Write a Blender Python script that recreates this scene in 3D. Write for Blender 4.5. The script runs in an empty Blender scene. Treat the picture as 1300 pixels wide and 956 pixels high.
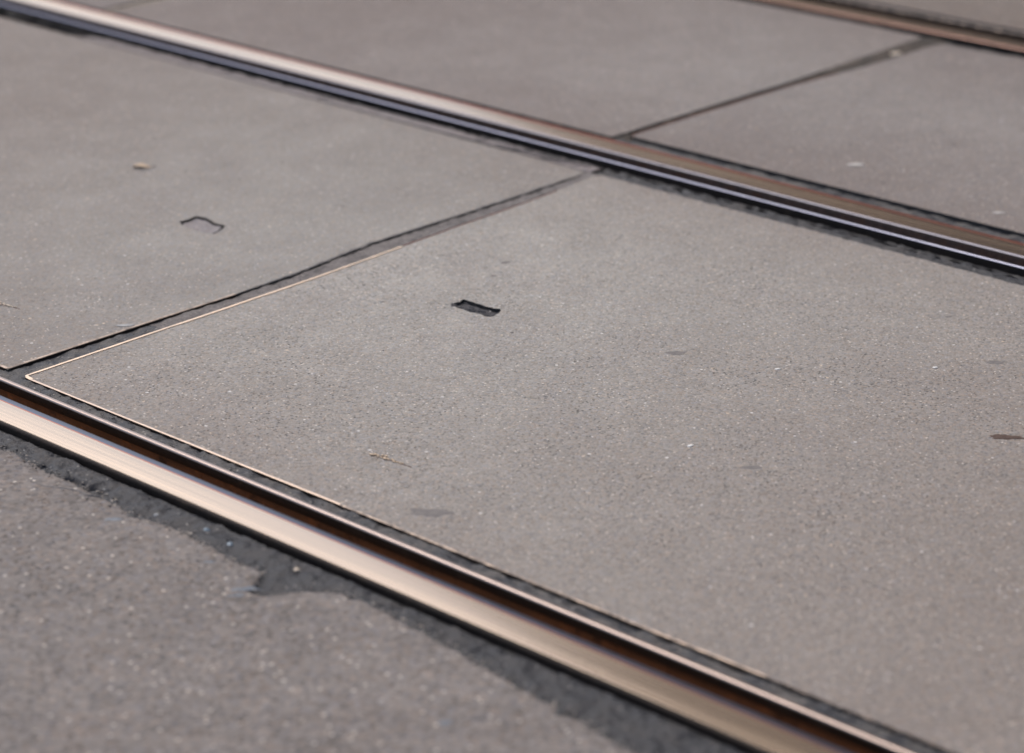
import bpy, bmesh, math, random
from mathutils import Vector, noise
random.seed(7)
scene = bpy.context.scene
COL = scene.collection

# ------------------------------------------------------------------ helpers
def link(name, me, mats=(), parent=None, smooth=True):
    o = bpy.data.objects.new(name, me)
    COL.objects.link(o)
    for m in (mats if isinstance(mats, (list, tuple)) else [mats]):
        me.materials.append(m)
    if smooth:
        me.polygons.foreach_set('use_smooth', [True] * len(me.polygons))
    if parent is not None:
        o.parent = parent
    return o

def mesh(name, v, f, mats, parent=None, smooth=True):
    me = bpy.data.meshes.new(name)
    me.from_pydata(v, [], f)
    me.update()
    return link(name, me, mats, parent, smooth)

def tag(o, label=None, cat=None, group=None, kind=None):
    if label: o['label'] = label
    if cat: o['category'] = cat
    if group: o['group'] = group
    if kind: o['kind'] = kind
    return o

def empty(name, loc=(0, 0, 0)):
    o = bpy.data.objects.new(name, None)
    o.location = loc
    o.empty_display_size = .05
    COL.objects.link(o)
    return o

def n1(x, y, z=0.0):
    return noise.noise(Vector((x, y, z)))

def fbm(x, y, s, o=4, seed=0.0):
    return noise.fractal(Vector((x * s, y * s, seed)), 0.9, 2.1, o)

def ylist(fine0=1.0, fine1=4.9, step=.003, lo=-25., hi=40.):
    ys = []
    y = lo
    while y < fine0 - 1.0: ys.append(y); y += 1.0
    y = fine0 - 1.0
    while y < fine0: ys.append(y); y += .03
    y = fine0
    while y < fine1: ys.append(y); y += step
    y = fine1
    while y < fine1 + 1: ys.append(y); y += .03
    while y < hi: ys.append(y); y += 1.0
    ys.append(hi)
    return ys

def interp(tab, t):
    if t <= tab[0][0]: return tab[0][1]
    for (a, b), (c, d) in zip(tab, tab[1:]):
        if t <= c: return b + (d - b) * (t - a) / (c - a)
    return tab[-1][1]

def rows_mesh(name, rows, mats, parent=None, smooth=True):
    """rows: list of equally long lists of points"""
    v = [p for r in rows for p in r]
    n = len(rows[0])
    f = []
    for i in range(len(rows) - 1):
        for j in range(n - 1):
            a = i * n + j
            f.append((a, a + 1, a + n + 1, a + n))
    return mesh(name, v, f, mats, parent, smooth)

# ------------------------------------------------------------------ materials
def mat(name):
    m = bpy.data.materials.new(name)
    m.use_nodes = True
    nt = m.node_tree
    b = nt.nodes['Principled BSDF']
    return m, nt, b

class NT:
    def __init__(s, nt):
        s.nt = nt
        s.tc = nt.nodes.new('ShaderNodeTexCoord')
        s.co = s.tc.outputs['Object']
    def n(s, t, **k):
        x = s.nt.nodes.new(t)
        for a, b in k.items(): setattr(x, a, b)
        return x
    def l(s, a, b): s.nt.links.new(a, b)
    def set(s, sock, v):
        if hasattr(v, 'is_output'): s.l(v, sock)
        else: sock.default_value = v
    def scaled(s, v, loc=(0, 0, 0)):
        m = s.n('ShaderNodeMapping'); s.l(s.co, m.inputs[0]); m.inputs['Scale'].default_value = v
        m.inputs['Location'].default_value = loc
        return m.outputs[0]
    def noise(s, scale, detail=4, rough=.55, co=None, dist=0):
        x = s.n('ShaderNodeTexNoise'); s.l(co or s.co, x.inputs['Vector'])
        x.inputs['Scale'].default_value = scale; x.inputs['Detail'].default_value = detail
        x.inputs['Roughness'].default_value = rough; x.inputs['Distortion'].default_value = dist
        return x.outputs['Fac']
    def vor(s, scale, co=None, feature='F1', rand=1.0):
        x = s.n('ShaderNodeTexVoronoi', feature=feature); s.l(co or s.co, x.inputs['Vector'])
        x.inputs['Scale'].default_value = scale; x.inputs['Randomness'].default_value = rand
        return x
    def ramp(s, fac, stops, interp='LINEAR'):
        r = s.n('ShaderNodeValToRGB'); s.l(fac, r.inputs[0]); r.color_ramp.interpolation = interp
        e = r.color_ramp.elements
        while len(e) < len(stops): e.new(.5)
        for el, (p, c) in zip(e, stops):
            el.position = p
            el.color = (c, c, c, 1) if isinstance(c, (int, float)) else (*c, 1)
        return r.outputs[0]
    def math(s, op, a, b=0.0, c=0.0, clamp=False):
        x = s.n('ShaderNodeMath', operation=op, use_clamp=clamp)
        s.set(x.inputs[0], a); s.set(x.inputs[1], b); s.set(x.inputs[2], c)
        return x.outputs[0]
    def mr(s, v, a, b, c=0.0, d=1.0):
        x = s.n('ShaderNodeMapRange'); s.l(v, x.inputs[0])
        x.inputs[1].default_value = a; x.inputs[2].default_value = b
        x.inputs[3].default_value = c; x.inputs[4].default_value = d
        return x.outputs[0]
    def mix(s, fac, a, b, mode='MIX'):
        x = s.n('ShaderNodeMix', data_type='RGBA', blend_type=mode)
        s.set(x.inputs[0], fac)
        for sock, v in ((x.inputs[6], a), (x.inputs[7], b)):
            if hasattr(v, 'is_output'): s.l(v, sock)
            else: sock.default_value = (*v, 1) if len(v) == 3 else v
        return x.outputs[2]
    def bump(s, h, dist, strength=1.0, prev=None):
        x = s.n('ShaderNodeBump'); s.l(h, x.inputs['Height'])
        x.inputs['Distance'].default_value = dist; x.inputs['Strength'].default_value = strength
        if prev is not None: s.l(prev, x.inputs['Normal'])
        return x.outputs[0]
    def x(s):
        q = s.n('ShaderNodeSeparateXYZ'); s.l(s.co, q.inputs[0]); return q.outputs

def paving(name, base, seed, coarse=1.0, pit=1.0, rough=.72, pale_t=.80, mottle=0.0, pale_mix=.65, dust_vignette_amt=.85, crisp=.6):
    """worn aggregate surface: fine stones, pale and dark grains, pits, broad wear, painted vignetting"""
    m, nt, b = mat(name)
    t = NT(nt)
    t.co = t.scaled((1, 1, 1), (seed * 3.7, seed * 1.9, 0))
    raw = t.co
    B = Vector(base)
    big = t.noise(1.3, 3, .55)
    med = t.noise(9, 5, .6)
    fine = t.noise(260 / coarse, 3, .7)
    mot = t.noise(17, 6, .7, dist=.5)
    col = t.mix(t.mr(big, .3, .7), tuple(B * .92), tuple(B * 1.09))
    col = t.mix(t.mr(med, .35, .70, 0, .7), col, tuple(B * .84))
    st = t.mr(t.noise(3.4, 7, .62, dist=1.2), .52, .60, 0, .68)
    col = t.mix(st, col, (B.x * .86, B.y * .85, B.z * .86))
    st2 = t.mr(t.noise(26, 4, .6), .60, .72, 0, .5)
    col = t.mix(st2, col, tuple(B * 1.22))
    col = t.mix(t.mr(fine, .3, .7, 0, .75), col, t.mix(.5, col, tuple(B * 1.32)))
    # brake and rust dust settled beside the rails, plus lens vignetting painted in as a brown fade along y
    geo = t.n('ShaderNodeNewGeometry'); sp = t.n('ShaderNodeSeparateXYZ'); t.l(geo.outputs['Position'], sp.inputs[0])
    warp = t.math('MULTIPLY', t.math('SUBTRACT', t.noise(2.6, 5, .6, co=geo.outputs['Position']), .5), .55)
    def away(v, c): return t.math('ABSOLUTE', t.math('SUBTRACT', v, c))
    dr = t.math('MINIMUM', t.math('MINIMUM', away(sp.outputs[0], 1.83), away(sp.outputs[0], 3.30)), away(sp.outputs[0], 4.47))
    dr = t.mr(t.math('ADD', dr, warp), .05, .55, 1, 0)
    vignette = t.mr(t.math('ADD', away(sp.outputs[1], 2.60), warp), .30, 1.25, 0, 1)
    dust_vignette = t.math('MAXIMUM', t.math('MULTIPLY', dr, .75), vignette)
    col = t.mix(t.math('MULTIPLY', dust_vignette, dust_vignette_amt), col, (B.x * .73, B.y * .66, B.z * .64))
    if mottle:
        col = t.mix(t.mr(mot, .46, .68, 0, mottle), col, tuple(B * .58))
        col = t.mix(t.mr(mot, .50, .30, 0, mottle), col, (B.x * 1.28, B.y * 1.2, B.z * 1.12))
    # aggregate cells of about 4 mm, each with its own tone
    v1 = t.vor(230 / coarse)
    cellsep = t.n('ShaderNodeSeparateColor'); t.l(v1.outputs['Color'], cellsep.inputs[0])
    r1, r2, r3 = cellsep.outputs
    grain = t.ramp(r1, [(0, .58), (.22, .86), (.6, 1.0), (.85, 1.12), (1, 1.32)])
    col = t.mix(crisp, col, grain, 'MULTIPLY')
    # warm / cool stones
    tint = t.ramp(r3, [(0, (1.10, .98, .88)), (.35, (1, 1, 1)), (.75, (1, 1, 1)), (1, (.90, .96, 1.08))])
    col = t.mix(.7, col, tint, 'MULTIPLY')
    # dark pits, patchy
    patch = t.mr(t.noise(5.5, 4, .6), .40, .66)
    v2 = t.vor(150 / coarse)
    s2 = t.n('ShaderNodeSeparateColor'); t.l(v2.outputs['Color'], s2.inputs[0])
    wob = t.math('MULTIPLY', t.noise(520, 2, .6), .35)
    d2 = t.math('ADD', v2.outputs['Distance'], wob)
    hole = t.math('MULTIPLY', t.mr(d2, .34, .5, 1, 0), t.math('GREATER_THAN', s2.outputs[0], .50))
    hole = t.math('MULTIPLY', hole, t.math('MULTIPLY', t.mr(patch, 0, 1, .25, 1.0), pit, clamp=True))
    col = t.mix(t.math('MULTIPLY', hole, .35 + crisp * .7), col, tuple(B * .26))
    # sparse pale stones polished flush
    v3 = t.vor(75 / coarse)
    s3 = t.n('ShaderNodeSeparateColor'); t.l(v3.outputs['Color'], s3.inputs[0])
    d3 = t.math('ADD', v3.outputs['Distance'], t.math('MULTIPLY', t.noise(330, 2, .6), .22))
    d3 = t.math('DIVIDE', d3, t.mr(s3.outputs[0], 0, 1, .40, 1.20))
    pale = t.math('MULTIPLY', t.mr(d3, .22, .30, 1, 0), t.math('GREATER_THAN', s3.outputs[1], pale_t))
    palec = t.ramp(s3.outputs[2], [(0, (.62, .50, .38)), (.4, (.62, .58, .52)), (.8, (.70, .68, .66)), (1, (.50, .36, .25))], 'CONSTANT')
    col = t.mix(t.math('MULTIPLY', pale, pale_mix), col, palec)
    # smaller, more frequent white grains
    v4 = t.vor(190 / coarse, co=t.scaled((1, 1, 1), (9.1, 3.3, 0)))
    s4 = t.n('ShaderNodeSeparateColor'); t.l(v4.outputs['Color'], s4.inputs[0])
    g4 = t.math('MULTIPLY', t.mr(v4.outputs['Distance'], .26, .38, 1, 0), t.math('GREATER_THAN', s4.outputs[1], .93))
    col = t.mix(t.math('MULTIPLY', g4, .6), col, (.66, .60, .53))
    t.l(col, b.inputs['Base Color'])
    b.inputs['Roughness'].default_value = rough
    t.l(t.mr(med, .3, .7, rough - .08, rough + .1), b.inputs['Roughness'])
    b.inputs['Specular IOR Level'].default_value = .42
    h = t.math('ADD', t.math('MULTIPLY', fine, .55), t.math('MULTIPLY', v1.outputs['Distance'], -.5))
    h = t.math('SUBTRACT', h, t.math('MULTIPLY', hole, 1.5))
    nrm = t.bump(t.noise(45, 5, .65), .0014, .5)
    nrm = t.bump(h, .0016, .85, nrm)
    t.l(nrm, b.inputs['Normal'])
    return m

def bitumen(name, base=(.022, .023, .026), dust=(.17, .155, .14), amount=.5, seed=0.0, rough=.5, scale=22):
    m, nt, b = mat(name)
    t = NT(nt)
    t.co = t.scaled((1, 1, 1), (seed, seed * 2.3, 0))
    d = t.mr(t.noise(scale, 6, .68, dist=.4), .62 - amount * .45, .80 - amount * .35)
    d2 = t.mr(t.noise(240, 3, .7), .35, .7, .4, 1)
    f = t.math('MULTIPLY', d, d2, clamp=True)
    col = t.mix(f, base, dust)
    v = t.vor(170)
    s = t.n('ShaderNodeSeparateColor'); t.l(v.outputs['Color'], s.inputs[0])
    g = t.math('MULTIPLY', t.mr(v.outputs['Distance'], .2, .34, 1, 0), t.math('GREATER_THAN', s.outputs[1], .92))
    col = t.mix(t.math('MULTIPLY', g, .6), col, (.33, .31, .29))
    t.l(col, b.inputs['Base Color'])
    t.l(t.mr(f, 0, 1, rough, .85), b.inputs['Roughness'])
    b.inputs['Specular IOR Level'].default_value = .4
    nrm = t.bump(t.noise(70, 5, .65), .005, .8)
    nrm = t.bump(t.noise(420, 3, .7), .0012, .8, nrm)
    t.l(nrm, b.inputs['Normal'])
    return m

def rail_steel(name, base, rough, dirt=(.05, .028, .016), dirt_amt=.0, film=None):
    """rolled steel with fine lengthwise scratches; y runs along the rail"""
    m, nt, b = mat(name)
    t = NT(nt)
    streak = t.noise(1, 4, .6, co=t.scaled((900, 3.5, 900)))
    streak2 = t.noise(1, 3, .6, co=t.scaled((260, .8, 260)))
    spots = t.noise(300, 3, .7)
    broad = t.noise(1, 3, .5, co=t.scaled((8, 1.1, 8)))
    col = t.mix(t.mr(streak2, .3, .7, 0, .8), tuple(Vector(base) * .94), tuple(Vector(base) * 1.03))
    col = t.mix(t.mr(streak, .35, .75, 0, .35), col, tuple(Vector(base) * .7))
    d = t.math('MULTIPLY', t.mr(t.noise(40, 6, .7), .62 - dirt_amt * .6, .8 - dirt_amt * .5), min(1.0, dirt_amt * 2 + .12), clamp=True)
    col = t.mix(d, col, dirt)
    t.l(col, b.inputs['Base Color'])
    t.l(t.math('SUBTRACT', 1.0, t.math('MULTIPLY', d, .9)), b.inputs['Metallic'])
    r = t.math('ADD', t.mr(streak2, .3, .7, rough - .04, rough + .05), t.math('MULTIPLY', d, .4))
    r = t.math('ADD', r, t.mr(broad, .3, .7, -.02, .04))
    t.l(r, b.inputs['Roughness'])
    nrm = t.bump(streak, .00010, .5)
    nrm = t.bump(spots, .00012, .35, nrm)
    t.l(nrm, b.inputs['Normal'])
    return m

def rusty(name, a, c, rough=.8, amt=.5):
    m, nt, b = mat(name)
    t = NT(nt)
    n = t.noise(1, 5, .65, co=t.scaled((60, 14, 60)))
    col = t.mix(t.mr(n, .3, .7), a, c)
    col = t.mix(t.mr(t.noise(180, 4, .7), .45, .7, 0, .6), col, tuple(Vector(a) * .5))
    t.l(col, b.inputs['Base Color'])
    col = t.mix(t.mr(t.noise(38, 5, .7), .56, .70, 0, .8), col, (a[0] * 1.5, a[1] * 1.25, a[2]))
    col = t.mix(t.mr(t.noise(24, 5, .7), .54, .66, 0, .7), col, (.05, .035, .025))
    t.l(col, b.inputs['Base Color'])
    b.inputs['Roughness'].default_value = rough
    b.inputs['Metallic'].default_value = 0.0
    b.inputs['Specular IOR Level'].default_value = .25
    t.l(t.bump(t.noise(160, 4, .7), .0015, .8), b.inputs['Normal'])
    return m

def simple(name, a, c, rough=.7, scale=120, spec=.4):
    m, nt, b = mat(name)
    t = NT(nt)
    t.l(t.mix(t.mr(t.noise(scale, 4, .65), .3, .7), a, c), b.inputs['Base Color'])
    b.inputs['Roughness'].default_value = rough
    b.inputs['Specular IOR Level'].default_value = spec
    t.l(t.bump(t.noise(scale * 3, 3, .6), .0006, .7), b.inputs['Normal'])
    return m

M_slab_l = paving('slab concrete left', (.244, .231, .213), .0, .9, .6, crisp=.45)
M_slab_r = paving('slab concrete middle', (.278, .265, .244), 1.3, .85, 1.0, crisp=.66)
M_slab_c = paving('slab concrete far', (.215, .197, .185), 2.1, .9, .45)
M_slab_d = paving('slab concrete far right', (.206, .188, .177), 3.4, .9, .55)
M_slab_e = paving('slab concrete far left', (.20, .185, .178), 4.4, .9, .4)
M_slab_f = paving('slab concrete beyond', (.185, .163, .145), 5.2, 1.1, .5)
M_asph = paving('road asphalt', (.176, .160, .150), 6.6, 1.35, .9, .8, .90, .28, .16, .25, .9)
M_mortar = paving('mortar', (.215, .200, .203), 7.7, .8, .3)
M_bit = bitumen('bitumen', amount=.30)
M_bit_dusty = bitumen('dusty bitumen', base=(.020, .022, .028), dust=(.085, .077, .072), amount=.30, seed=3.1)
M_bit_joint = bitumen('joint bitumen', base=(.013, .016, .024), dust=(.17, .155, .14), amount=.44, seed=5.2, rough=.45, scale=26)
M_bit_wet = bitumen('soft bitumen', base=(.012, .013, .016), dust=(.09, .085, .08), amount=.2, seed=8.0, rough=.38)
M_sand = bitumen('sand filled joint', base=(.10, .085, .07), dust=(.27, .235, .19), amount=.95, seed=1.7, rough=.8)
M_brownfill = bitumen('silted joint', base=(.025, .021, .018), dust=(.11, .085, .065), amount=.5, seed=2.9, rough=.75)
M_head = rail_steel('polished rail steel', (.77, .61, .455), .25, dirt_amt=.0)
M_corner2 = rail_steel('middle rail corner steel', (.15, .15, .18), .40, dirt_amt=.08)
M_film2 = rail_steel('far rail film', (.27, .17, .15), .42, dirt=(.10, .06, .05), dirt_amt=.15)
M_corner = rail_steel('gauge corner steel', (.15, .17, .23), .36, dirt_amt=.05)
M_lip2 = rail_steel('bluish lip steel', (.23, .24, .31), .36, dirt_amt=.04)
M_lip = rail_steel('lip steel', (.37, .305, .275), .33, dirt_amt=.02)
M_grease = rail_steel('greasy steel', (.22, .185, .165), .42, dirt=(.05, .038, .03), dirt_amt=.35)
M_rust = rusty('rust', (.34, .175, .085), (.17, .10, .055))
M_side = simple('tarred slab side', (.03, .028, .028), (.06, .055, .05), .7)
M_darkrust = rusty('dark grimy steel', (.018, .014, .012), (.030, .020, .015), .6)
M_film = rail_steel('rust filmed steel', (.46, .19, .14), .36, dirt=(.12, .05, .035), dirt_amt=.12)
M_edge = rail_steel('worn edging steel', (.66, .53, .43), .36, dirt=(.16, .12, .10), dirt_amt=.10)
M_edge3 = rail_steel('bright edging steel', (.88, .68, .50), .34, dirt=(.20, .15, .12), dirt_amt=.06)
M_edge2 = rail_steel('dulled edging steel', (.45, .37, .31), .45, dirt=(.13, .11, .10), dirt_amt=.33)
M_tar = simple('tar', (.020, .021, .025), (.05, .05, .055), .5)
M_stain = simple('old tar spot', (.115, .108, .108), (.19, .175, .165), .8, 90)
M_brownspot = simple('brown scrap', (.06, .035, .028), (.10, .065, .05), .75)
M_tan = simple('dry tan scrap', (.52, .41, .30), (.40, .30, .21), .7)
M_cream = simple('cream chip', (.62, .52, .40), (.50, .42, .33), .6)
M_white = simple('white chip', (.72, .71, .68), (.55, .54, .52), .55)
M_grey2 = simple('dull pale chip', (.48, .46, .43), (.38, .36, .34), .7)
M_blue = simple('blue grey stone', (.085, .105, .135), (.12, .145, .175), .5, spec=.5)
M_bluep = simple('bluish pebble', (.13, .18, .23), (.22, .28, .33), .45, spec=.6)
M_grey = simple('grey stone', (.34, .35, .35), (.24, .24, .24), .5)
M_crack = simple('crack fill', (.028, .027, .030), (.055, .052, .052), .7)

# ------------------------------------------------------------------ tram rails
def arc(cx, cz, r, a0, a1, n):
    return [(cx + r * math.cos(math.radians(a0 + (a1 - a0) * i / n)),
             cz + r * math.sin(math.radians(a0 + (a1 - a0) * i / n))) for i in range(n + 1)]

RAIL_Y = [-25, -10, -4, -1] + [i * .25 for i in range(0, 25)] + [8, 12, 20, 40]
def extrude(name, prof, mats, parent, matidx=None):
    v, f = [], []
    n = len(prof)
    for y in RAIL_Y:
        for (x, z) in prof: v.append((x, y, z))
    for i in range(len(RAIL_Y) - 1):
        for j in range(n - 1):
            a = i * n + j
            f.append((a, a + n, a + n + 1, a + 1))
    o = mesh(name, v, f, mats, parent)
    if matidx:
        for k, p in enumerate(o.data.polygons):
            p.material_index = matidx[k % (n - 1)]
    # make normals face up / outward
    bm = bmesh.new(); bm.from_mesh(o.data)
    for fc in bm.faces:
        pass
    up = [fc for fc in bm.faces if abs(fc.normal.z) > .3]
    if up and sum(fc.normal.z * fc.calc_area() for fc in up) < 0:
        bmesh.ops.reverse_faces(bm, faces=bm.faces[:])
    bm.to_mesh(o.data); bm.free()
    o.data.polygons.foreach_set('use_smooth', [True] * len(o.data.polygons))
    return o

TOP = .0035
def tram_rail(gx, s, wide, groove, lip_w, label, corner_r, lipmats, headface, shoulder, outer, film_out=0, film_in=0):
    """gx: world x of the gauge face; s = +1 when the head lies at smaller x than its groove"""
    r = empty('tram_rail', (gx, 0, 0))
    tag(r, label, 'rail', 'grooved tram rails set flush in the paving')
    # head, profile in (d = distance into the head from gauge face, z)
    P = [(0, -.040), (0, -.022), (0, TOP - corner_r - .002)]
    idx = [1, 1]
    w_, dr = corner_r, corner_r * .13      # worn shoulder beside the running band
    P[-1] = (0, TOP - .001 - dr - .0035)
    a = arc(.0025, TOP - .001 - dr - .0025, .0025, 180, 108, 6) + [(w_ * .55, TOP - .001 - dr * .55), (w_ * .8, TOP - .001 - dr * .26), (w_, TOP - .0012)]
    P += a
    idx += [1] + [1] * 3 + [2] * 3 + [2] * 3
    N = 16
    x0 = a[-1][0]; x1 = wide - .006
    for i in range(1, N + 1):
        u = i / N
        P.append((x0 + (x1 - x0) * u, TOP - .001 + .0008 * math.sin(math.pi * (.15 + .70 * u)) - .0004))
        idx.append(5 if (i <= film_in or i > N - film_out) else 0)
    z1 = P[-1][1]
    b = arc(x1, z1 - .005, .005, 84, 0, 8)
    P += b
    k = len(b)
    idx += [0] + [4] * 3 + [3] * (k - 4)
    P += [(wide - .001, -.02), (wide - .001, -.05)]
    idx += [3, 3]
    idx = idx[:len(P) - 1]
    prof = [(-s * d, z) for d, z in P]
    extrude('rail_head', prof, [M_head, headface, shoulder, M_darkrust, outer, M_film], r, idx)
    # guard lip
    g0, g1 = groove, groove + lip_w
    zt = TOP - .001
    P = [(g0 + .004, -.040), (g0 + .002, -.024), (g0 + .0012, -.0125), (g0 + .0006, -.0122), (g0, zt - .003)]
    idx = [0, 0, 0, 1]
    c = arc(g0 + .0028, zt - .0028, .0028, 172, 90, 6); P += c; idx += [2] + [2] * 6
    c2 = arc(g1 - .0028, zt - .0028, .0028, 88, 0, 7); P += c2; idx += [2] + [2] * 5 + [1] * 2
    P += [(g1, -.02), (g1, -.05)]; idx += [1, 1]
    prof = [(s * d, z) for d, z in P]
    extrude('guard_lip', prof, lipmats, r, idx[:len(P) - 1])
    # groove bottom
    P = [(0.0005, -.036), (.006, -.0395), (groove * .5, -.041), (groove - .004, -.039), (groove + .0035, -.036)]
    extrude('groove_floor', [(s * d, z) for d, z in P], [M_rust], r)
    return r

R1, R2, R3 = 1.853, 3.279, 4.467
tram_rail(R1, 1, .062, .031, .0088, 'nearest grooved rail, broad polished cream head running across the bottom left', .0125,
          [M_rust, M_darkrust, M_lip], M_grease, M_corner, M_darkrust, 0, 1)
tram_rail(R2, -1, .064, .037, .0085, 'middle grooved rail crossing the whole picture above the two big slabs', .0050,
          [M_grease, M_darkrust, M_lip2], M_grease, M_corner2, M_film, 3, 0)
tram_rail(R3, 1, .062, .046, .009, 'farthest grooved rail in the top right corner, with a dull brown head', .0085,
          [M_darkrust, M_darkrust, M_grease], M_grease, M_grease, M_film2, 0, 0)

# ------------------------------------------------------------------ slabs
def smooth_loop(pts, step, jit=0.0, seed=0.0, fs=60):
    """resample a list of (x, y, jitter) corners"""
    out = []
    n = len(pts)
    for i in range(n):
        a, b = pts[i], pts[(i + 1) % n]
        j = a[2] if len(a) > 2 else 0
        L = math.hypot(b[0] - a[0], b[1] - a[1])
        far = max(abs(a[1]), abs(b[1])) > 8 and L > 3
        if far:
            k = 1
        else:
            k = max(1, int(L / step)) if j else max(1, int(L / .25))
        dx, dy = (b[0] - a[0]) / max(L, 1e-6), (b[1] - a[1]) / max(L, 1e-6)
        for q in range(k):
            u = q / k
            x, y = a[0] + (b[0] - a[0]) * u, a[1] + (b[1] - a[1]) * u
            w = 0
            if j and 0 < q:
                w = j * (n1(x * fs, y * fs, seed) + .6 * n1(x * fs * 4, y * fs * 4, seed + 3))
            out.append((x - dy * w, y + dx * w))
    return out

def slab(label, outline, holes, m, depth=.10, chamf=.0015):
    r = empty('concrete_slab', (sum(p[0] for p in outline) / len(outline), sum(max(-2, min(6, p[1])) for p in outline) / len(outline), 0))
    tag(r, label, 'paving slab')
    ox, oy = r.location.x, r.location.y
    loops = [outline] + holes
    bm = bmesh.new()
    edges = []
    tops = []
    for li, lp in enumerate(loops):
        vs = [bm.verts.new((x - ox, y - oy, 0)) for x, y in lp]
        tops.append(vs)
        for i in range(len(vs)):
            edges.append(bm.edges.new((vs[i], vs[(i + 1) % len(vs)])))
    bmesh.ops.triangle_fill(bm, edges=edges, use_beauty=True, use_dissolve=False)
    for fc in bm.faces:
        if fc.normal.z < 0: fc.normal_flip()
    for li, vs in enumerate(tops):
        dd = depth if li == 0 else .016
        low = [bm.verts.new((v.co.x, v.co.y, -dd)) for v in vs]
        for i in range(len(vs)):
            k = (i + 1) % len(vs)
            bm.faces.new((vs[i], low[i], low[k], vs[k])).material_index = 1
    bm.normal_update()
    me = bpy.data.meshes.new('slab_body'); bm.to_mesh(me); bm.free()
    o = link('slab_body', me, [m, M_side], r, smooth=False)
    return r

def edging(parent, pts, w, m, z=.0012, label=None):
    """flat steel edging bar following pts, its outer side on the line; thickness 8 mm"""
    ox, oy = parent.location.x, parent.location.y
    rows = []
    n = len(pts)
    for i, p in enumerate(pts):
        a = pts[max(0, i - 1)]; b = pts[min(n - 1, i + 1)]
        dx, dy = b[0] - a[0], b[1] - a[1]; L = math.hypot(dx, dy); dx /= L; dy /= L
        ww = w * (1 + .22 * n1(p[0] * 31, p[1] * 31) + .22 * n1(p[0] * 140, p[1] * 140))
        nx, ny = dy, -dx      # inner side is to the right of travel
        A = (p[0] - nx * .0004, p[1] - ny * .0004); Bp = (p[0] + nx * ww, p[1] + ny * ww)
        C1 = (p[0] + nx * .0007, p[1] + ny * .0007); C2 = (p[0] + nx * (ww - .0006), p[1] + ny * (ww - .0006))
        rows.append([(A[0] - ox, A[1] - oy, -.010), (A[0] - ox, A[1] - oy, z - .0007), (C1[0] - ox, C1[1] - oy, z),
                     (C2[0] - ox, C2[1] - oy, z), (Bp[0] - ox, Bp[1] - oy, z - .0009), (Bp[0] - ox, Bp[1] - oy, -.002)])
    o = rows_mesh('steel_edging', rows, [m, M_darkrust], parent, smooth=False)
    for k, p in enumerate(o.data.polygons):
        if k % 5 == 0: p.material_index = 1
    bm = bmesh.new(); bm.from_mesh(o.data)
    s = sum(f.normal.z * f.calc_area() for f in bm.faces)
    if s < 0: bmesh.ops.reverse_faces(bm, faces=bm.faces[:])
    bm.to_mesh(o.data); bm.free()
    if label: o['label'] = label
    return o

def densify(pts, step=.03):
    out = []
    for a, b in zip(pts, pts[1:]):
        L = math.hypot(b[0] - a[0], b[1] - a[1]); k = max(1, int(L / step))
        out += [(a[0] + (b[0] - a[0]) * q / k, a[1] + (b[1] - a[1]) * q / k) for q in range(k)]
    return out + [pts[-1]]

def blob_loop(pts, n_sub=5, jit=.0008, seed=0.):
    out = []
    n = len(pts)
    for i in range(n):
        p0, p1, p2, p3 = (Vector(pts[(i + k) % n]) for k in (-1, 0, 1, 2))
        for q in range(n_sub):
            t = q / n_sub
            c = .5 * ((2 * p1) + (p2 - p0) * t * .6 + (2 * p0 - 5 * p1 + 4 * p2 - p3) * 0)
            c = p1.lerp(p2, t)
            out.append((c.x + jit * n1(c.x * 300, c.y * 300, seed), c.y + jit * n1(c.x * 300, c.y * 300, seed + 9)))
    return out

slot_near = [(2.5175, 2.441), (2.526, 2.450), (2.541, 2.446), (2.553, 2.449), (2.552, 2.428), (2.552, 2.410), (2.553, 2.392), (2.558, 2.380), (2.552, 2.372), (2.538, 2.368), (2.526, 2.3655),
             (2.520, 2.373), (2.523, 2.386), (2.518, 2.402), (2.5205, 2.420)]
slot_far = [(2.508, 3.047), (2.524, 3.045), (2.546, 3.048), (2.549, 3.027), (2.541, 2.998), (2.545, 2.975), (2.522, 2.962),
            (2.504, 2.956), (2.494, 2.984), (2.496, 3.011), (2.500, 3.032)]
hole_near = blob_loop(slot_near, 4, .0019, 1)
hole_far = blob_loop(slot_far, 4, .0016, 2)

XR = 3.1675
B_top = [(1.9125, 2.6785), (2.156, 2.681), (2.246, 2.681), (2.467, 2.683), (2.592, 2.688), (2.797, 2.696), (2.954, 2.700), (3.078, 2.708), (3.155, 2.716)]
# middle slab between the near and middle rail, below the cross joint
out = [(1.9225, 1.00), (1.9205, 1.40), (1.9195, 1.5), (1.9165, 2.1), (1.914, 2.66), (1.9155, 2.674), (1.919, 2.6787)]
out += [(x, y) for x, y in B_top[1:]]
out = [(p[0], p[1], 0) for p in out]
out[-1] = (3.155, 2.716, 0)
out += [(XR, 2.705, .003), (XR + .003, 1.2, .003), (XR + .004, .6, 0), (XR + .004, -20, 0), (1.930, -20, 0)]
out = [(x, y, .003 if (y == 1.00 or y == 1.40) and x < 2 else j) for x, y, j in out]
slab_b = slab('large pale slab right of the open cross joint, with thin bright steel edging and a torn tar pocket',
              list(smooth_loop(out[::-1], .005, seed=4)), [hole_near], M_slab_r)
edging(slab_b, densify([(1.925, .0), (1.9225, 1.00), (1.9205, 1.40)], .02), .0016, M_grease, z=.0002, label='grimy near end of the steel edging')
edging(slab_b, densify([(1.9205, 1.403), (1.9195, 1.5), (1.9168, 2.047)], .02), .0024, M_edge2, z=.0007, label='dulled stretch of the steel edging')
edging(slab_b, densify([(1.9168, 2.05), (1.9165, 2.1), (1.914, 2.66)], .02), .0028, M_edge)
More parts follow.
